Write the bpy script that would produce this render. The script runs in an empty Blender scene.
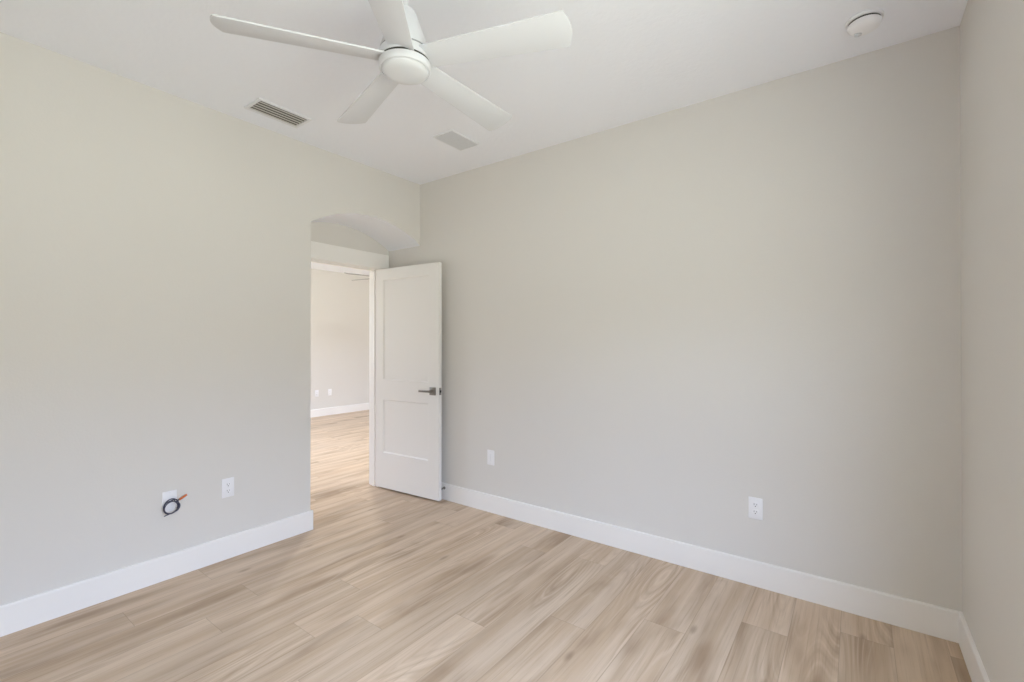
import bpy, bmesh, math
from math import sin, cos, pi, radians
from mathutils import Vector, Matrix

S = bpy.context.scene
C = S.collection

# ------------------------------------------------------------------ dimensions (metres)
H = 2.743            # ceiling height
W = 3.501            # width of the back wall
YF = -3.40           # front wall (behind the camera)
ARCH = -1.035        # left side of the arched opening in the left wall
RX = -0.43           # depth of the arched recess
EX = -0.545          # far side of the entry wall
FX = -4.69           # far wall of the next room
FY0, FY1 = -1.7, 4.6 # next room, extent in y
HF = 2.66            # ceiling of the next room
BT, BH = 0.014, 0.137  # baseboard thickness and height

# ------------------------------------------------------------------ camera
cam = bpy.data.objects.new('camera', bpy.data.cameras.new('camera'))
C.objects.link(cam)
cam.data.sensor_width = 36.0
cam.data.lens = 464.2 / 1024 * 36.0
cam.data.clip_start = 0.02
cam.location = (3.1221, -2.8444, 1.3281)
cam.rotation_euler = (radians(90.259), 0, radians(36.4666))
S.camera = cam

# ------------------------------------------------------------------ view
S.view_settings.view_transform = 'Standard'
S.view_settings.look = 'None'
S.view_settings.gamma = 1.0
S.view_settings.use_curve_mapping = False
S.view_settings.exposure = 0.0
S.cycles.max_bounces = 16
S.cycles.diffuse_bounces = 12
S.cycles.transparent_max_bounces = 8
S.cycles.use_denoising = True

# ------------------------------------------------------------------ daylight: cool sky above, sunlit lawn below the horizon
SKY = (0.755, 0.905, 1.25)
TREES = (0.86, 0.90, 0.90)
LAWN = (0.955, 0.99, 0.885)
DAY_STRENGTH = 14.7
LAWN_SHARE, TREE_SHARE = 0.62, 0.34
wd = bpy.data.worlds.new('daylight'); S.world = wd
wd.use_nodes = True
nt = wd.node_tree; nt.nodes.clear()
tc = nt.nodes.new('ShaderNodeTexCoord'); sp = nt.nodes.new('ShaderNodeSeparateXYZ')
mr = nt.nodes.new('ShaderNodeMapRange'); mr.inputs['From Min'].default_value = -1.0; mr.inputs['From Max'].default_value = 1.0
cr = nt.nodes.new('ShaderNodeValToRGB')
bg = nt.nodes.new('ShaderNodeBackground'); wo = nt.nodes.new('ShaderNodeOutputWorld')
nt.links.new(tc.outputs['Generated'], sp.inputs[0]); nt.links.new(sp.outputs['Z'], mr.inputs['Value'])
nt.links.new(mr.outputs[0], cr.inputs[0]); nt.links.new(cr.outputs[0], bg.inputs['Color']); nt.links.new(bg.outputs[0], wo.inputs[0])
# lawn up to the horizon, a band of distant trees, then sky (colours are fractions of DAY_STRENGTH)
el = cr.color_ramp.elements
stops = [(-0.10, LAWN, LAWN_SHARE), (-0.02, TREES, TREE_SHARE), (0.14, TREES, TREE_SHARE), (0.24, SKY, 1.0)]
while len(el) < len(stops): el.new(0.5)
for e, (z, c, k) in zip(el, stops):
    e.position = (z + 1) / 2; e.color = (*[v * k for v in c], 1)
bg.inputs['Strength'].default_value = DAY_STRENGTH

def portal(name, loc, rot, sx, sy):
    l = bpy.data.lights.new(name, 'AREA'); l.shape = 'RECTANGLE'; l.size = sx; l.size_y = sy
    l.cycles.is_portal = True
    o = bpy.data.objects.new(name, l); C.objects.link(o); o.location = loc; o.rotation_euler = rot
    return o

# window openings: (wall, a0, a1, z0, z1)
WIN1 = (-2.95, -1.37, 0.60, 2.05)      # right wall of the room, y range, z range
FILL_WIN2 = (-4.5, -2.4, 0.80, 2.40)        # front wall of the next room, x range; unseen, added for brightness there
FILL_WIN3 = (-2.4, -1.1, 0.80, 2.30)         # end wall of the next room, x range; added to light the far wall
WALLT = 0.16
portal('window_daylight', (W + WALLT + .02, (WIN1[0] + WIN1[1]) / 2, (WIN1[2] + WIN1[3]) / 2), (0, radians(90), 0), WIN1[3] - WIN1[2], WIN1[1] - WIN1[0])
portal('added_end_daylight', ((FILL_WIN3[0] + FILL_WIN3[1]) / 2, FY1 + WALLT + .02, (FILL_WIN3[2] + FILL_WIN3[3]) / 2), (radians(-90), 0, 0), FILL_WIN3[1] - FILL_WIN3[0], FILL_WIN3[3] - FILL_WIN3[2])
portal('added_side_daylight', ((FILL_WIN2[0] + FILL_WIN2[1]) / 2, FY0 - WALLT - .02, (FILL_WIN2[2] + FILL_WIN2[3]) / 2), (radians(90), 0, 0), FILL_WIN2[1] - FILL_WIN2[0], FILL_WIN2[3] - FILL_WIN2[2])

# ------------------------------------------------------------------ materials
def lin(c):
    return tuple(((v / 255) / 12.92 if v / 255 <= 0.04045 else ((v / 255 + 0.055) / 1.055) ** 2.4) for v in c)

def mat(name, rgb, rough=0.5, metal=0.0, spec=0.5, bump=None):
    m = bpy.data.materials.new(name); m.use_nodes = True
    b = m.node_tree.nodes['Principled BSDF']
    b.inputs['Base Color'].default_value = (*lin(rgb), 1)
    b.inputs['Roughness'].default_value = rough
    b.inputs['Metallic'].default_value = metal
    b.inputs['Specular IOR Level'].default_value = spec
    if bump:
        scale, dist, strength = bump
        N = m.node_tree.nodes; L = m.node_tree.links
        g = N.new('ShaderNodeNewGeometry')
        n = N.new('ShaderNodeTexNoise'); n.inputs['Scale'].default_value = scale; n.inputs['Detail'].default_value = 4
        bp = N.new('ShaderNodeBump'); bp.inputs['Distance'].default_value = dist; bp.inputs['Strength'].default_value = strength
        L.new(g.outputs['Position'], n.inputs['Vector']); L.new(n.outputs[0], bp.inputs['Height'])
        L.new(bp.outputs[0], b.inputs['Normal'])
    return m

M_WALL = mat('greige_wall_paint', (220, 217, 212), 0.75, 0, 0.3, (90, 0.002, 0.25))
M_CEIL = mat('ceiling_paint', (241, 243, 249), 0.85, 0, 0.2, (45, 0.004, 0.5))
M_TRIM = mat('white_trim_paint', (240, 238, 235), 0.35, 0, 0.5)
M_DOOR = mat('white_door_paint', (236, 234, 231), 0.38, 0, 0.5)
M_FAN = mat('white_fan_enamel', (214, 215, 218), 0.45, 0, 0.5)
M_LENS = mat('frosted_white_lens', (216, 217, 219), 0.5, 0, 0.4)
M_GAP = mat('dark_gap', (60, 58, 54), 0.8)
M_NICKEL = mat('brushed_nickel', (150, 147, 142), 0.32, 0.9)
M_PLATE = mat('white_plastic', (240, 240, 242), 0.35)
M_SLOT = mat('socket_slot', (70, 68, 66), 0.7)
M_RUBBER = mat('black_rubber', (45, 44, 44), 0.7)
M_CABLE = mat('dark_cable_sheath', (70, 72, 90), 0.4)
M_COPPER = mat('orange_copper', (205, 112, 62), 0.45, 0.2)
M_GRILLE = mat('white_grille_enamel', (232, 233, 236), 0.5)
M_DUCT = mat('duct_shadow_grey', (150, 151, 152), 0.8)
M_SLATP = mat('pale_louver_enamel', (214, 216, 220), 0.5)
M_FANFAR = mat('shaded_fan_grey', (150, 146, 140), 0.5)  # shade under the far fan's blades put into its colour

def glass_mat():
    m = bpy.data.materials.new('window_glass'); m.use_nodes = True
    N = m.node_tree.nodes; L = m.node_tree.links; N.clear()
    t = N.new('ShaderNodeBsdfTransparent'); t.inputs[0].default_value = (0.97, 0.98, 0.975, 1)
    g = N.new('ShaderNodeBsdfGlossy'); g.inputs['Roughness'].default_value = 0.02
    x = N.new('ShaderNodeMixShader'); x.inputs[0].default_value = 0.05; o = N.new('ShaderNodeOutputMaterial')
    L.new(t.outputs[0], x.inputs[1]); L.new(g.outputs[0], x.inputs[2]); L.new(x.outputs[0], o.inputs[0])
    return m
M_GLASS = glass_mat()

PW, PL, PX0 = 0.19, 1.52, 0.024   # plank width, length, first seam
JOINTS = (1.745, 0.62, 0.15, 1.915, 1.315, 1.685, 1.466, 0.35, 1.17, 0.285, 0.91, 1.38, 0.665, 1.25, 0.41, 1.06)   # end joints, row by row
def floor_mat():
    m = bpy.data.materials.new('oak_plank_floor'); m.use_nodes = True
    nt = m.node_tree; N = nt.nodes; L = nt.links; B = N['Principled BSDF']
    def math_(op, a, b=None, c=None):
        n = N.new('ShaderNodeMath'); n.operation = op
        for i, v in enumerate((a, b, c)):
            if v is None: continue
            if isinstance(v, (int, float)): n.inputs[i].default_value = v
            else: L.new(v, n.inputs[i])
        return n.outputs[0]
    def comb(x, y, z):
        n = N.new('ShaderNodeCombineXYZ')
        for i, v in enumerate((x, y, z)):
            if isinstance(v, (int, float)): n.inputs[i].default_value = v
            else: L.new(v, n.inputs[i])
        return n.outputs[0]
    def noise(vec, scale, detail=3, rough=0.5, dist=0.0):
        n = N.new('ShaderNodeTexNoise'); n.inputs['Scale'].default_value = scale; n.inputs['Detail'].default_value = detail
        n.inputs['Roughness'].default_value = rough; n.inputs['Distortion'].default_value = dist
        L.new(vec, n.inputs['Vector']); return n.outputs[0]
    def ramp(v, a, b, lo=0.0, hi=1.0):
        n = N.new('ShaderNodeMapRange'); n.interpolation_type = 'SMOOTHSTEP'
        n.inputs['From Min'].default_value = a; n.inputs['From Max'].default_value = b
        n.inputs['To Min'].default_value = lo; n.inputs['To Max'].default_value = hi
        L.new(v, n.inputs['Value']); return n.outputs[0]
    def mixc(f, a, b, mode='MIX'):
        n = N.new('ShaderNodeMix'); n.data_type = 'RGBA'; n.blend_type = mode
        if isinstance(f, float): n.inputs[0].default_value = f
        else: L.new(f, n.inputs[0])
        for i, v in ((6, a), (7, b)):
            if isinstance(v, tuple): n.inputs[i].default_value = (*v, 1)
            else: L.new(v, n.inputs[i])
        return n.outputs[2]
    g = N.new('ShaderNodeNewGeometry'); s = N.new('ShaderNodeSeparateXYZ'); L.new(g.outputs['Position'], s.inputs[0])
    X, Y = s.outputs['X'], s.outputs['Y']
    u = math_('DIVIDE', math_('SUBTRACT', X, PX0), PW); ix = math_('FLOOR', u); fx = math_('FRACT', u)
    rp = N.new('ShaderNodeValToRGB'); rp.color_ramp.interpolation = 'CONSTANT'; el = rp.color_ramp.elements
    while len(el) < 16: el.new(0.5)
    for k, e in enumerate(el):
        e.position = k / 16; q = (JOINTS[k] % PL) / PL; e.color = (q, q, q, 1)
    L.new(math_('DIVIDE', math_('ADD', math_('FLOORED_MODULO', ix, 16.0), 0.5), 16.0), rp.inputs[0])
    v = math_('ADD', math_('DIVIDE', Y, PL), rp.outputs[0]); iy = math_('FLOOR', v); fy = math_('FRACT', v)
    w2 = N.new('ShaderNodeTexWhiteNoise'); w2.noise_dimensions = '3D'; L.new(comb(ix, iy, 3.7), w2.inputs['Vector'])
    r = w2.outputs['Value']
    w3 = N.new('ShaderNodeTexWhiteNoise'); w3.noise_dimensions = '3D'; L.new(comb(ix, iy, 9.1), w3.inputs['Vector'])
    r2 = w3.outputs['Value']
    ox = math_('MULTIPLY', r, 37.0); oy = math_('MULTIPLY', r2, 53.0)
    # cathedral figure: contour rings of a stretched noise field
    fld = noise(comb(math_('ADD', math_('MULTIPLY', X, 4.2), ox), math_('ADD', math_('MULTIPLY', Y, 0.60), oy), 0.0), 1.0, 1, 0.4, 0.05)
    rings = math_('FRACT', math_('MULTIPLY', fld, 22.0))
    rings = math_('ABSOLUTE', math_('SUBTRACT', math_('MULTIPLY', rings, 2.0), 1.0))
    ringmask = ramp(noise(comb(math_('ADD', math_('MULTIPLY', X, 3.0), oy), math_('ADD', math_('MULTIPLY', Y, 0.9), ox), 2.0), 1.0, 2), 0.48, 0.68)
    fine = noise(comb(math_('ADD', math_('MULTIPLY', X, 75.0), ox), math_('ADD', math_('MULTIPLY', Y, 1.9), oy), 0.0), 1.0, 4, 0.6)
    streak = noise(comb(math_('ADD', math_('MULTIPLY', X, 14.0), oy), math_('ADD', math_('MULTIPLY', Y, 0.55), ox), 5.0), 1.0, 3, 0.5, 0.2)
    patch = noise(comb(math_('ADD', math_('MULTIPLY', X, 6.0), ox), math_('ADD', math_('MULTIPLY', Y, 1.1), oy), 8.0), 1.0, 3, 0.55)
    hair = noise(comb(math_('ADD', math_('MULTIPLY', X, 190.0), ox), math_('ADD', math_('MULTIPLY', Y, 3.5), oy), 1.0), 1.0, 3, 0.6)
    LIGHT, MID, DARK = lin((214, 194, 172)), lin((195, 171, 145)), lin((148, 122, 96))
    col = mixc(ramp(streak, 0.30, 0.70), LIGHT, MID)
    col = mixc(ramp(patch, 0.46, 0.80, 0.0, 0.85), col, DARK)
    col = mixc(math_('MULTIPLY', ramp(rings, 0.55, 1.0, 0.0, 0.30), ringmask), col, DARK)
    col = mixc(math_('MULTIPLY', ramp(rings, 0.0, 0.35, 0.35, 0.0), ringmask), col, lin((232, 214, 194)))
    col = mixc(ramp(fine, 0.50, 0.74, 0.0, 0.38), col, DARK)
    col = mixc(ramp(hair, 0.50, 0.75, 0.0, 0.22), col, DARK)
    # tone of each plank
    tone = N.new('ShaderNodeMapRange'); tone.inputs['To Min'].default_value = 0.93; tone.inputs['To Max'].default_value = 1.06; L.new(r2, tone.inputs['Value'])
    hs = N.new('ShaderNodeHueSaturation'); L.new(col, hs.inputs['Color']); L.new(tone.outputs[0], hs.inputs['Value'])
    col = hs.outputs[0]
    # small knots
    vo = N.new('ShaderNodeTexVoronoi'); vo.inputs['Scale'].default_value = 1.0
    L.new(comb(math_('ADD', math_('MULTIPLY', X, 5.5), ox), math_('ADD', math_('MULTIPLY', Y, 2.0), oy), 0.0), vo.inputs['Vector'])
    knot = ramp(vo.outputs['Distance'], 0.02, 0.12, 0.45, 0.0)
    col = mixc(knot, col, lin((122, 98, 78)))
    # seams
    ex = math_('MINIMUM', fx, math_('SUBTRACT', 1.0, fx)); ex = math_('MULTIPLY', ex, PW)
    ey = math_('MINIMUM', fy, math_('SUBTRACT', 1.0, fy)); ey = math_('MULTIPLY', ey, PL)
    e = math_('MINIMUM', ex, ey)
    seam = ramp(e, 0.0005, 0.0020, 0.34, 0.0)
    col = mixc(seam, col, lin((120, 98, 80)))
    L.new(col, B.inputs['Base Color'])
    B.inputs['Roughness'].default_value = 0.5
    B.inputs['Specular IOR Level'].default_value = 0.35
    bp = N.new('ShaderNodeBump'); bp.inputs['Distance'].default_value = 0.001; bp.inputs['Strength'].default_value = 0.25
    L.new(math_('SUBTRACT', fine, math_('MULTIPLY', seam, 1.5)), bp.inputs['Height']); L.new(bp.outputs[0], B.inputs['Normal'])
    return m
M_FLOOR = floor_mat()

# ------------------------------------------------------------------ mesh helpers
def box(bm, x0, x1, y0, y1, z0, z1, bev=0.0, seg=2, mi=0):
    r = bmesh.ops.create_cube(bm, size=1.0)
    vs = r['verts']
    bmesh.ops.transform(bm, verts=vs, matrix=Matrix.Translation(((x0 + x1) / 2, (y0 + y1) / 2, (z0 + z1) / 2)) @ Matrix.Diagonal((x1 - x0, y1 - y0, z1 - z0, 1)))
    fs = {f for v in vs for f in v.link_faces}
    for f in fs: f.material_index = mi
    if bev:
        es = list({e for v in vs for e in v.link_edges})
        bmesh.ops.bevel(bm, geom=es, offset=bev, segments=seg, affect='EDGES', profile=0.5)
    return vs

def prism(bm, pts, axis, a0, a1, bev=0.0):
    """Extrude a closed outline (u, v) along an axis."""
    def P(u, v, a):
        return {'x': (a, u, v), 'y': (u, a, v), 'z': (u, v, a)}[axis]
    lo = [bm.verts.new(P(u, v, a0)) for u, v in pts]; hi = [bm.verts.new(P(u, v, a1)) for u, v in pts]
    n = len(pts); fs = [bm.faces.new(lo), bm.faces.new(hi)]
    for i in range(n):
        fs.append(bm.faces.new((lo[i], lo[(i + 1) % n], hi[(i + 1) % n], hi[i])))
    bmesh.ops.recalc_face_normals(bm, faces=fs)
    if bev:
        es = list({e for f in fs[:2] for e in f.edges})
        bmesh.ops.bevel(bm, geom=es, offset=bev, segments=2, affect='EDGES', profile=0.5)
    return fs

def lathe(bm, prof, n=48):
    """Revolve (r, z) about the z axis, closed at both ends."""
    rings = []
    for r, z in prof:
        if r < 1e-6: rings.append([bm.verts.new((0, 0, z))])
        else: rings.append([bm.verts.new((r * cos(2 * pi * k / n), r * sin(2 * pi * k / n), z)) for k in range(n)])
    fs = []
    for a, b in zip(rings, rings[1:]):
        for k in range(n):
            k2 = (k + 1) % n
            if len(a) == 1: fs.append(bm.faces.new((a[0], b[k], b[k2])))
            elif len(b) == 1: fs.append(bm.faces.new((a[k], a[k2], b[0])))
            else: fs.append(bm.faces.new((a[k], a[k2], b[k2], b[k])))
    for rg in (rings[0], rings[-1]):
        if len(rg) > 1: fs.append(bm.faces.new(rg))
    bmesh.ops.recalc_face_normals(bm, faces=fs)
    return fs

def tube(bm, pts, r, n=10):
    pts = [Vector(p) for p in pts]; rings = []; up = None
    for i, p in enumerate(pts):
        t = (pts[min(i + 1, len(pts) - 1)] - pts[max(i - 1, 0)]).normalized()
        if up is None:
            up = t.orthogonal().normalized()
        else:
            up = (up - t * up.dot(t)).normalized()
        s = t.cross(up)
        rings.append([bm.verts.new(p + (up * cos(2 * pi * k / n) + s * sin(2 * pi * k / n)) * r) for k in range(n)])
    fs = []
    for a, b in zip(rings, rings[1:]):
        for k in range(n): fs.append(bm.faces.new((a[k], a[(k + 1) % n], b[(k + 1) % n], b[k])))
    fs += [bm.faces.new(rings[0]), bm.faces.new(rings[-1])]
    bmesh.ops.recalc_face_normals(bm, faces=fs)

def obj(name, bm, m, parent=None, smooth=False, loc=None):
    me = bpy.data.meshes.new(name); bm.to_mesh(me); bm.free()
    for x in (m if isinstance(m, (list, tuple)) else [m]): me.materials.append(x)
    if smooth:
        for p in me.polygons: p.use_smooth = True
        me.set_sharp_from_angle(angle=radians(smooth if smooth is not True else 35))
    o = bpy.data.objects.new(name, me); C.objects.link(o)
    if parent: o.parent = parent
    if loc: o.location = loc
    return o

def tag(o, label, cat, group=None):
    o['label'] = label; o['category'] = cat
    if group: o['group'] = group
    return o

def thing(name, label, cat, loc=(0, 0, 0), rz=0.0, group=None):
    o = bpy.data.objects.new(name, None); C.objects.link(o)
    o.empty_display_size = 0.05; o.location = loc; o.rotation_euler = (0, 0, rz)
    return tag(o, label, cat, group)

def struct(name, bm, m, label, cat, parent=None, smooth=False):
    o = obj(name, bm, m, parent, smooth)
    if parent is None:
        o['kind'] = 'structure'; tag(o, label, cat)
    return o

def copy_tree(o, parent=None):
    c = o.copy(); C.objects.link(c); c.parent = parent
    for ch in list(o.children): copy_tree(ch, c)
    return c

BM = bmesh.new

# ------------------------------------------------------------------ room shell
b = BM(); box(b, FX - .3, W + .3, YF - .3, FY1 + .3, -0.10, 0.0)
struct('floor', b, M_FLOOR, 'pale oak plank floor running through both rooms', 'floor')

b = BM(); box(b, RX, W + .2, YF - .2, 0.14, H, H + 0.10)
struct('ceiling', b, M_CEIL, 'white textured ceiling with the five-blade fan', 'ceiling')
b = BM(); box(b, FX - .2, EX - .0, FY0 - .2, FY1 + .2, HF, HF + 0.10)
far_ceiling = struct('ceiling.001', b, M_CEIL, 'white ceiling of the room seen through the doorway', 'ceiling')

# left wall with the arched opening (a segment of a circle)
spring, rise = 2.197, 0.149
wd_ = -ARCH; R_ = (wd_ * wd_ / 4 + rise * rise) / (2 * rise); zc = spring + rise - R_
a_ = math.asin(wd_ / 2 / R_)
arc = [(ARCH / 2 + R_ * sin(t), zc + R_ * cos(t)) for t in [-a_ + 2 * a_ * k / 40 for k in range(41)]]
b = BM()
fs = prism(b, [(YF - .2, 0.0), (ARCH, 0.0)] + arc + [(0.0, H), (YF - .2, H)], 'x', RX, 0.0)
for f in fs:
    c = f.calc_center_median()
    if ARCH < c.y < 0 and spring - .01 < c.z < spring + rise + .02 and abs(f.normal.x) < .1: f.material_index = 1
struct('wall_left', b, [M_WALL, M_CEIL], 'greige wall with the arched opening to the doorway', 'wall', smooth=20)

b = BM(); box(b, RX - .0, W + .2, 0.0, 0.14, 0.0, H)
struct('wall_back', b, M_WALL, 'plain greige wall behind the open door', 'wall')

def holed_wall(name, axis, p0, p1, lo, hi, top, win, label):
    a0, a1, z0, z1 = win
    b = BM()
    for (u0, u1, v0, v1) in ((lo, a0, 0, top), (a1, hi, 0, top), (a0, a1, 0, z0), (a0, a1, z1, top)):
        if u1 - u0 < 1e-4 or v1 - v0 < 1e-4: continue
        if axis == 'x': box(b, p0, p1, u0, u1, v0, v1)
        else: box(b, u0, u1, p0, p1, v0, v1)
    bmesh.ops.remove_doubles(b, verts=b.verts, dist=1e-5)
    return struct(name, b, M_WALL, label, 'wall')

holed_wall('wall_right', 'x', W, W + WALLT, YF - .2, 0.0, H, WIN1, 'greige wall meeting the back wall under the smoke detector')
b = BM(); box(b, 0.0, W, YF - WALLT, YF, 0.0, H)
struct('wall_front', b, M_WALL, 'greige wall opposite the open door', 'wall')

# entry wall with the door opening
DJ0, DJ1, DH = -0.916, -0.126, 2.010       # jamb faces, head
b = BM()
JT = 0.018
box(b, EX, RX, FY0, DJ0 - JT, 0, H); box(b, EX, RX, DJ1 + JT, FY1, 0, H); box(b, EX, RX, DJ0 - JT, DJ1 + JT, DH + JT, H)
bmesh.ops.remove_doubles(b, verts=b.verts, dist=1e-5)
struct('wall_entry', b, M_WALL, 'greige wall above the door casing inside the arch', 'wall')

# next room
b = BM(); box(b, FX - WALLT, FX, FY0, FY1, 0, HF)
struct('wall_far', b, M_WALL, 'pale wall of the next room seen through the doorway', 'wall')
holed_wall('wall_far_front', 'y', FY0 - WALLT, FY0, FX - WALLT, EX, HF, FILL_WIN2, 'side wall of the next room with the added wide window')
holed_wall('wall_far_back', 'y', FY1, FY1 + WALLT, FX - WALLT, EX, HF, FILL_WIN3, 'end wall of the next room')

# windows (frame, mullion, pane)
def window(name, axis, face, depth_sign, win, label):
    a0, a1, z0, z1 = win; t = 0.045
    c0, c1 = face + depth_sign * 0.07, face + depth_sign * 0.13
    lo, hi = min(c0, c1), max(c0, c1)
    def bx(b, u0, u1, v0, v1, p0=lo, p1=hi):
        if axis == 'x': box(b, p0, p1, u0, u1, v0, v1, .003, 1)
        else: box(b, u0, u1, p0, p1, v0, v1, .003, 1)
    b = BM()
    bx(b, a0, a0 + t, z0, z1); bx(b, a1 - t, a1, z0, z1); bx(b, a0 + t, a1 - t, z0, z0 + t); bx(b, a0 + t, a1 - t, z1 - t, z1)
    zm = (z0 + z1) / 2; bx(b, a0 + t, a1 - t, zm - .02, zm + .02)
    w = struct(name, b, M_TRIM, label, 'window')
    b = BM(); m = (lo + hi) / 2
    bx(b, a0 + t, a1 - t, z0 + t, zm - .02, m - .003, m + .003); bx(b, a0 + t, a1 - t, zm + .02, z1 - t, m - .003, m + .003)
    obj('pane', b, M_GLASS, w)
window('window_1', 'x', W, 1, WIN1, 'white framed window in the greige side wall')
window('added_window_3', 'y', FY1, 1, FILL_WIN3, 'unseen white framed window added to light the far wall of the next room')
window('added_window_2', 'y', FY0, -1, FILL_WIN2, 'wide unseen window added to brighten the next room and the door')

# ------------------------------------------------------------------ trim
def baseboard(name, axis, face, sign, a0, a1, label):
    """Board with an eased top edge, standing on the floor against a wall."""
    p = [(0, 0), (BT, 0), (BT, BH - .006), (BT - .002, BH - .002), (BT - .006, BH), (0, BH)]
    b = BM()
    prism(b, [(face + sign * u, v) for u, v in p], 'y' if axis == 'x' else 'x', a0, a1) if axis == 'x' else prism(b, [(face + sign * u, v) for u, v in p], 'x', a0, a1)
    return b
def bb(name, axis, face, sign, a0, a1, label):
    struct(name, baseboard(name, axis, face, sign, a0, a1, label), M_TRIM, label, 'baseboard')
# left: runs along the wall, returns round the corner into the arch
b = baseboard('', 'x', 0.0, 1, YF, ARCH + BT, ''); p = [(0, 0), (BT, 0), (BT, BH - .006), (BT - .002, BH - .002), (BT - .006, BH), (0, BH)]
prism(b, [(ARCH + u, v) for u, v in p], 'x', RX + .02, BT - .0005)
struct('baseboard_left', b, M_TRIM, 'white baseboard ending at the arch corner', 'baseboard')
bb('baseboard_back', 'y', 0.0, -1, RX + .02, W - BT, 'long white baseboard on the wall behind the door')
bb('baseboard_right', 'x', W, -1, YF, 0.0, 'short run of white baseboard below the smoke detector corner')
bb('baseboard_far', 'x', FX, 1, FY0, FY1, 'white baseboard of the next room')

# door casing: head and two legs, on the recess wall; jamb lining through the wall
CT, CW = 0.020, 0.102
b = BM(); box(b, RX, RX + CT, ARCH + .016, -0.019, DH + .006, DH + .143, .002, 1)
struct('trim_1', b, M_TRIM, 'white head casing above the doorway', 'trim')
b = BM(); box(b, RX, RX + CT, DJ1 + .005, DJ1 + .005 + CW, 0, DH + .006, .002, 1)
struct('trim_2', b, M_TRIM, 'white casing leg beside the door hinges', 'trim')
b = BM(); box(b, RX, RX + CT, DJ0 - .005 - CW + .016, DJ0 - .005, 0, DH + .006, .002, 1)
struct('trim_3', b, M_TRIM, 'white casing leg on the latch side of the doorway', 'trim')
b = BM()
box(b, EX, RX, DJ1, DJ1 + JT, 0, DH); box(b, EX, RX, DJ0 - JT, DJ0, 0, DH); box(b, EX, RX, DJ0 - JT, DJ1 + JT, DH, DH + JT)
st = 0.011   # door stop beads
box(b, RX - .075, RX - .040, DJ1 - st, DJ1, 0, DH); box(b, RX - .075, RX - .040, DJ0, DJ0 + st, 0, DH); box(b, RX - .075, RX - .040, DJ0, DJ1, DH - st, DH)
struct('trim_4', b, M_TRIM, 'white jamb lining of the doorway', 'trim')
b = BM()
for y0, y1 in ((DJ1 + .005, DJ1 + .075), (DJ0 - .075, DJ0 - .005)): box(b, EX - CT, EX, y0, y1, 0, DH + .006)
box(b, EX - CT, EX, DJ0 - .075, DJ1 + .075, DH + .006, DH + .076)
struct('trim_5', b, M_TRIM, 'white casing on the far side of the doorway', 'trim')

# ------------------------------------------------------------------ door leaf, open against the back wall
hx, hy, fxx, fyy = -0.420, -0.155, 0.342, -0.106
dw = math.hypot(fxx - hx, fyy - hy); da = math.atan2(fyy - hy, fxx - hx)
DT, DZ0, DZ1 = 0.035, 0.018, 2.002
door = thing('door_1', 'white two-panel door standing open against the back wall', 'door', (hx, hy, 0), da)
door['kind'] = 'structure'
# local frame: x along the leaf from the hinge, y = 0 is the face towards the room, +y towards the wall
def door_leaf():
    b = BM(); st = 0.095
    xs = (0.0, st, dw - .118, dw)
    zs = (DZ0, 0.335, 0.818, 0.995, 1.905, DZ1)
    box(b, xs[0], xs[1], 0, DT, zs[0], zs[5]); box(b, xs[2], xs[3], 0, DT, zs[0], zs[5])
    for k in (0, 2, 4): box(b, xs[1], xs[2], 0, DT, zs[k], zs[k + 1])
    bmesh.ops.remove_doubles(b, verts=b.verts, dist=1e-5)
    # two-sided sunken panels with a sloped sticking
    for z0, z1 in ((zs[1], zs[2]), (zs[3], zs[4])):
        for yf, yd in ((0.0, 0.009), (DT, DT - 0.009)):
            o = [b.verts.new((x, yf, z)) for x, z in ((xs[1], z0), (xs[2], z0), (xs[2], z1), (xs[1], z1))]
            k = 0.010
            m = [b.verts.new((x, yd, z)) for x, z in ((xs[1] + k, z0 + k), (xs[2] - k, z0 + k), (xs[2] - k, z1 - k), (xs[1] + k, z1 - k))]
            fs = [b.faces.new(m)] + [b.faces.new((o[i], o[(i + 1) % 4], m[(i + 1) % 4], m[i])) for i in range(4)]
    bmesh.ops.recalc_face_normals(b, faces=b.faces)
    return b
obj('door_panel', door_leaf(), M_DOOR, door)
# lever handle on each face
def lever(side):
    s = -1 if side == 0 else 1; y0 = 0.0 if side == 0 else DT
    hxl, hz = dw - 0.064, 0.925
    b = BM(); ya, yb = sorted((y0, y0 + s * .008)); box(b, hxl - .033, hxl + .033, ya, yb, hz - .033, hz + .033, .002, 2)
    r = obj('rosette', b, M_NICKEL, door, 40)
    b = BM(); tube(b, [(hxl, y0 + s * .007, hz), (hxl, y0 + s * .046, hz)], .011, 16)
    obj('spindle', b, M_NICKEL, r, 40)
    b = BM(); ya, yb = sorted((y0 + s * .040, y0 + s * .052)); box(b, hxl - .118, hxl + .012, ya, yb, hz - .009, hz + .009, .003, 2)
    obj('door_handle', b, M_NICKEL, door, 40)['label'] = 'brushed nickel lever'
lever(0)
b = BM(); box(b, dw - .0005, dw + .0015, .005, .030, .895, .955, .0008, 1); lp = obj('latch_plate', b, M_NICKEL, door)
b = BM(); box(b, dw + .001, dw + .010, .011, .024, .915, .935, .002, 1); obj('latch_bolt', b, M_RUBBER, lp)
for hz in (0.22, 1.02, 1.80):
    b = BM(); tube(b, [(-.006, DT + .004, hz - .045), (-.006, DT + .004, hz + .045)], .006, 12); obj('hinge', b, M_NICKEL, door, 40)

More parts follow.
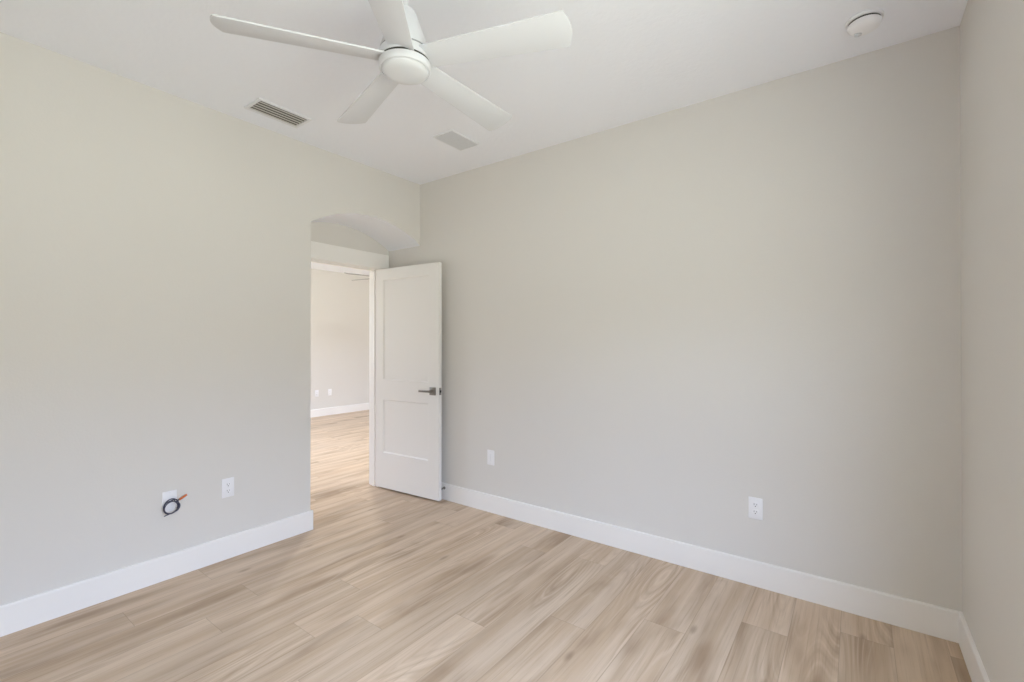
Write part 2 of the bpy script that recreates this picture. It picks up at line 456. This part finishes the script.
# door stop on the baseboard
ds = thing('door_stop', 'small door stop with black rubber tip on the baseboard behind the door', 'door stop', (0.318, -BT, 0.100))
b = BM(); tube(b, [(0, 0, 0), (0, -.005, 0)], .012, 20); obj('base', b, M_NICKEL, ds, 40)
b = BM(); tube(b, [(0, -.004, 0), (0, -.034, 0)], .0055, 14); obj('rod', b, M_NICKEL, ds, 40)
b = BM(); tube(b, [(0, -.034, 0), (0, -.048, 0)], .0095, 16); obj('rubber_tip', b, M_RUBBER, ds, 40)

# ------------------------------------------------------------------ ceiling fans
ZB = 2.398           # blade plane of the near fan
def fan_blade_bm(w_root, w_tip, r0, r1, pitch, th=0.006):
    """Blade along +x with rounded corners, pitched about its own axis."""
    out = []
    n = 10
    def edge(s):
        return [(r0 + (r1 - r0) * t, s * (w_root + (w_tip - w_root) * t) / 2) for t in [k / n for k in range(n + 1)]]
    lower = edge(-1); upper = edge(1)
    cr = .012
    pts = lower[:-1]
    hw = w_tip / 2
    for k in range(7):
        a = -pi / 2 + (pi / 2 - .25) * k / 6; pts.append((r1 - cr + cr * cos(a), -hw + cr + cr * sin(a)))
    for k in range(1, 8):
        t = k / 8; y = (-hw + cr * .75) + (2 * hw - cr * 1.5) * t; pts.append((r1 + .015 * (1 - (2 * t - 1) ** 2), y))
    for k in range(7):
        a = .25 + (pi / 2 - .25) * k / 6; pts.append((r1 - cr + cr * cos(a), hw - cr + cr * sin(a)))
    pts += upper[:-1][::-1]
    b = BM(); prism(b, pts, 'z', -th / 2, th / 2, .0015)
    bmesh.ops.transform(b, verts=b.verts, matrix=Matrix.Rotation(pitch, 4, 'X'))
    return b

def make_fan(name, label, loc, phase, ceil_z, mblade, mbody, R=0.622, mlens=None):
    z0 = loc[2]
    f = thing(name, label, 'ceiling fan', loc, phase)
    # local z = 0 at the blade plane
    lens = BM(); lathe(lens, [(0, -.050), (.03, -.0495), (.055, -.0475), (.073, -.043), (.083, -.037), (.0865, -.031), (.0865, -.026), (0, -.026)], 56)
    obj('light_lens', lens, mlens or M_LENS, f, 50)
    b = BM(); lathe(b, [(.0870, -.030), (.0905, -.0325), (.0945, -.031), (.0970, -.026), (.0978, -.018), (.0978, -.006), (.0965, -.0055), (.0900, -.0055), (.0870, -.0075)] , 56)
    obj('light_ring', b, mbody, f, 40)
    b = BM(); lathe(b, [(0, -.006), (.0925, -.006), (.0925, .004), (0, .004)], 56); obj('shadow_gap', b, M_GAP, f, 40)
    b = BM(); lathe(b, [(0, .004), (.0950, .004), (.0968, .006), (.0968, .030), (.0950, .034), (0, .034)], 56); obj('blade_hub', b, mbody, f, 40)
    b = BM(); lathe(b, [(0, .034), (.0915, .034), (.0915, .042), (0, .042)], 40); obj('motor_gap', b, M_DUCT, f, 40)
    b = BM(); lathe(b, [(0, .042), (.0935, .042), (.0930, .047), (.087, .065), (.076, .095), (.064, .128), (.053, .158), (.044, .182), (.037, .195), (.026, .203), (.014, .206), (0, .206)], 48)
    obj('motor_housing', b, mbody, f, 40)
    top = ceil_z - z0
    b = BM(); lathe(b, [(0, .200), (.0115, .200), (.0115, top - .03), (0, top - .03)], 24); obj('downrod', b, mbody, f, 40)
    b = BM(); lathe(b, [(0, top - .060), (.022, top - .060), (.034, top - .052), (.058, top - .020), (.066, top - .004), (.066, top), (0, top)], 40); obj('canopy', b, mbody, f, 40)
    bl = obj('blade', fan_blade_bm(.100, .144, .075, R, -radians(13.6)), mblade, f, 40, (0, 0, .010))
    for k in range(1, 5):
        c = bl.copy(); C.objects.link(c); c.parent = f; c.rotation_euler = (0, 0, 2 * pi * k / 5)
    return f
fan = make_fan('ceiling_fan', 'white five-blade ceiling fan with round frosted light, hanging from the textured ceiling', (1.75, -1.671, ZB - .006), 0.347, H, M_FAN, M_FAN)
far = make_fan('ceiling_fan.001', 'shaded fan blades glimpsed through the doorway', (-2.55, 1.61, 2.30), radians(262), HF, M_FANFAR, M_FANFAR, .60)

# round downlight in the ceiling of the next room, just beyond the doorway
M_LIT = mat('lit_lens', (240, 232, 218), 0.5)
M_LIT.node_tree.nodes['Principled BSDF'].inputs['Emission Color'].default_value = (1, .93, .82, 1)
M_LIT.node_tree.nodes['Principled BSDF'].inputs['Emission Strength'].default_value = 6.0
DLX, DLY = -1.68, 0.58
b = BM(); lathe(b, [(.070, 0), (.070, -.004), (.074, -.007), (.090, -.005), (.092, 0), (.070, 0)][:-1] , 40)
obj('downlight_trim', b, M_TRIM, far_ceiling, 40, (DLX, DLY, HF))
b = BM(); lathe(b, [(0, -.002), (.070, -.002), (.070, 0), (0, 0)], 40); obj('downlight_lens', b, M_LIT, far_ceiling, 40, (DLX, DLY, HF))
lamp = bpy.data.lights.new('downlight_lamp', 'AREA'); lamp.shape = 'DISK'; lamp.size = 0.13; lamp.energy = 28.0; lamp.color = (1.0, 0.97, 0.92)
lo = bpy.data.objects.new('downlight_lamp', lamp); C.objects.link(lo); lo.location = (DLX, DLY, HF - .012)

# ------------------------------------------------------------------ ceiling grilles and smoke detector
def grille(name, label, x0, x1, y0, y1, nslat, tilt, fr, mback, mslat, slat_w):
    g = thing(name, label, 'air vent', ((x0 + x1) / 2, (y0 + y1) / 2, H))
    hx_, hy_ = (x1 - x0) / 2, (y1 - y0) / 2
    b = BM()
    for (a0, a1, c0, c1) in ((-hx_ - fr, -hx_, -hy_ - fr, hy_ + fr), (hx_, hx_ + fr, -hy_ - fr, hy_ + fr), (-hx_, hx_, -hy_ - fr, -hy_), (-hx_, hx_, hy_, hy_ + fr)):
        box(b, a0, a1, c0, c1, -.009, 0, .002, 1)
    obj('frame', b, M_GRILLE, g)
    b = BM(); box(b, -hx_, hx_, -hy_, hy_, -.0012, -.0002); obj('duct_backing', b, mback, g)
    for k in range(nslat):
        xc = -hx_ + (k + .5) * 2 * hx_ / nslat
        b = BM(); box(b, -slat_w / 2, slat_w / 2, -hy_ + .001, hy_ - .001, -.0007, .0007)
        bmesh.ops.transform(b, verts=b.verts, matrix=Matrix.Translation((xc, 0, -.0078)) @ Matrix.Rotation(tilt, 4, 'Y'))
        obj('slat', b, mslat, g)
    return g
M_SLATD = mat('grey_louver_enamel', (206, 205, 200), 0.5)
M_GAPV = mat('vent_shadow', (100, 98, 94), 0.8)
grille('air_vent', 'ceiling vent with dark grey louvers near the greige wall with the arch', .200, .350, -1.548, -1.260, 5, radians(6), .020, M_GAPV, M_SLATD, .0175)
grille('air_vent.001', 'pale rectangular ceiling vent with fine slats beyond the fan', .810, .975, -.608, -.348, 11, radians(-8), .008, M_DUCT, M_SLATP, .0115)

sd = thing('smoke_detector', 'round white smoke detector on the ceiling by the right corner', 'smoke detector', (3.158, -.305, H))
b = BM(); lathe(b, [(0, 0), (.066, 0), (.068, -.003), (.068, -.010), (.065, -.013), (0, -.013)], 48); obj('base', b, M_PLATE, sd, 40)
b = BM(); lathe(b, [(0, -.012), (.058, -.012), (.058, -.021), (0, -.021)], 40); obj('vent_gap', b, M_GAP, sd, 40)
b = BM(); lathe(b, [(0, -.020), (.0595, -.020), (.0610, -.022), (.0605, -.030), (.055, -.040), (.044, -.047), (.034, -.050), (.020, -.051), (0, -.051)], 48); obj('cover', b, M_PLATE, sd, 40)
b = BM(); lathe(b, [(0, -.048), (.014, -.048), (.014, -.0545), (.012, -.0555), (0, -.0555)], 24); obj('test_button', b, M_SLATP, sd, 40, (-.022, .016, 0))

# ------------------------------------------------------------------ wall plates (built facing -y, then turned)
def plate_part(parent):
    b = BM(); box(b, -.035, .035, -.0055, 0, -.0585, .0585, .0025, 2); return obj('cover_plate', b, M_PLATE, parent, 40)
def make_outlet(name, label, loc, rz):
    o = thing(name, label, 'outlet', loc, rz, 'wall outlets'); plate_part(o)
    for zc_ in (-.0195, .0195):
        b = BM(); pts = []
        for k in range(32):
            a = 2 * pi * k / 32; pts.append((.0172 * cos(a), zc_ + max(-.0135, min(.0135, .0172 * sin(a)))))
        prism(b, pts, 'y', -.0072, -.005)
        r = obj('socket', b, M_PLATE, o)
        for dx, w_, h_, dz in ((-.0064, .0022, .0085, .003), (.0064, .0022, .0070, .003), (0, .0048, .0048, -.0075)):
            b = BM(); box(b, dx - w_ / 2, dx + w_ / 2, -.0076, -.0071, zc_ + dz - h_ / 2, zc_ + dz + h_ / 2); obj('slot', b, M_SLOT, r)
    b = BM(); tube(b, [(0, -.0050, 0), (0, -.0066, 0)], .003, 12); obj('screw', b, M_GRILLE, o)
    return o
o1 = make_outlet('wall_outlet', 'white double outlet on the bare stretch of the long back wall', (2.681, 0, .423), 0)
def outlet_copy(label, loc, rz):
    c = copy_tree(o1); c.location = loc; c.rotation_euler = (0, 0, rz); c['label'] = label; return c
outlet_copy('white double outlet next to the coiled cable', (0, -1.577, .435), radians(90))
outlet_copy('outlet of the next room nearer the open door', (FX, 2.058, .420), radians(90))
outlet_copy('outlet of the next room nearer the arch edge', (FX, 1.800, .420), radians(90))

jp = thing('wall_plate', 'white wall plate with a flat insert just past the open door', 'wall plate', (.815, 0, .428))
plate_part(jp)
b = BM(); box(b, -.0168, .0168, -.0078, -.005, -.0335, .0335, .001, 1); ins = obj('insert', b, M_PLATE, jp)
b = BM(); box(b, -.0060, .0060, -.0084, -.0077, -.026, .026, .0003, 1); obj('strip', b, M_GRILLE, ins)
for zz in (-.048, .048):
    b = BM(); tube(b, [(0, -.0050, zz), (0, -.0062, zz)], .003, 12); obj('screw', b, M_GRILLE, jp)

cp = thing('cable_plate', 'white plate behind the coiled cable', 'wall plate', (0, -1.881, .434), radians(90))
plate_part(cp)
b = BM(); tube(b, [(0, -.005, -.004), (0, -.011, -.004)], .011, 20); obj('bushing', b, M_PLATE, cp, 40)
for zz in (-.048, .048):
    b = BM(); tube(b, [(0, -.0050, zz), (0, -.0062, zz)], .003, 12); obj('screw', b, M_GRILLE, cp)

# coiled cable hanging on that plate: local x runs along the wall, -y into the room
cc = thing('coiled_cable', 'dark coiled cable with orange end hanging from the plate', 'cable', (0, -1.881, .407), radians(90))
pts = [(-.004, -.008, .024), (.004, -.016, .032), (.016, -.022, .037)]
turns = 3.35; n = 120
for k in range(n + 1):
    t = k / n; a = 1.05 - 2 * pi * turns * t
    lp_ = turns * t
    rx_ = .0355 + .0030 * sin(lp_ * 2.1 + .4); rz_ = .0355 + .0045 * sin(lp_ * 1.7)
    pts.append((rx_ * cos(a) + .0022 * sin(2.3 * lp_), -.020 - .0065 * lp_ * .7 - .004 * sin(a * 1.5), rz_ * sin(a) - .0035 * cos(lp_ * 2.6)))
ax, ay, az = pts[-1]
b = BM(); tube(b, pts, .0030, 10); obj('cable_loop', b, M_CABLE, cc, 60)
b = BM(); tube(b, [(.030, -.030, .030), (.036, -.034, .032), (.041, -.037, .035)], .0030, 10)
obj('cable_end', b, M_CABLE, cc, 60)
b = BM(); tube(b, [(.039, -.036, .0335), (.047, -.040, .040), (.060, -.044, .0485), (.070, -.046, .0555)], .0058, 12)
obj('connector', b, M_COPPER, cc, 60)['label'] = 'orange connector'
b = BM(); tube(b, [(-.006, -.027, -.037), (-.016, -.031, -.0385), (-.026, -.031, -.040), (-.034, -.029, -.044)], .0028, 10)
obj('cable_tail', b, M_CABLE, cc, 60)
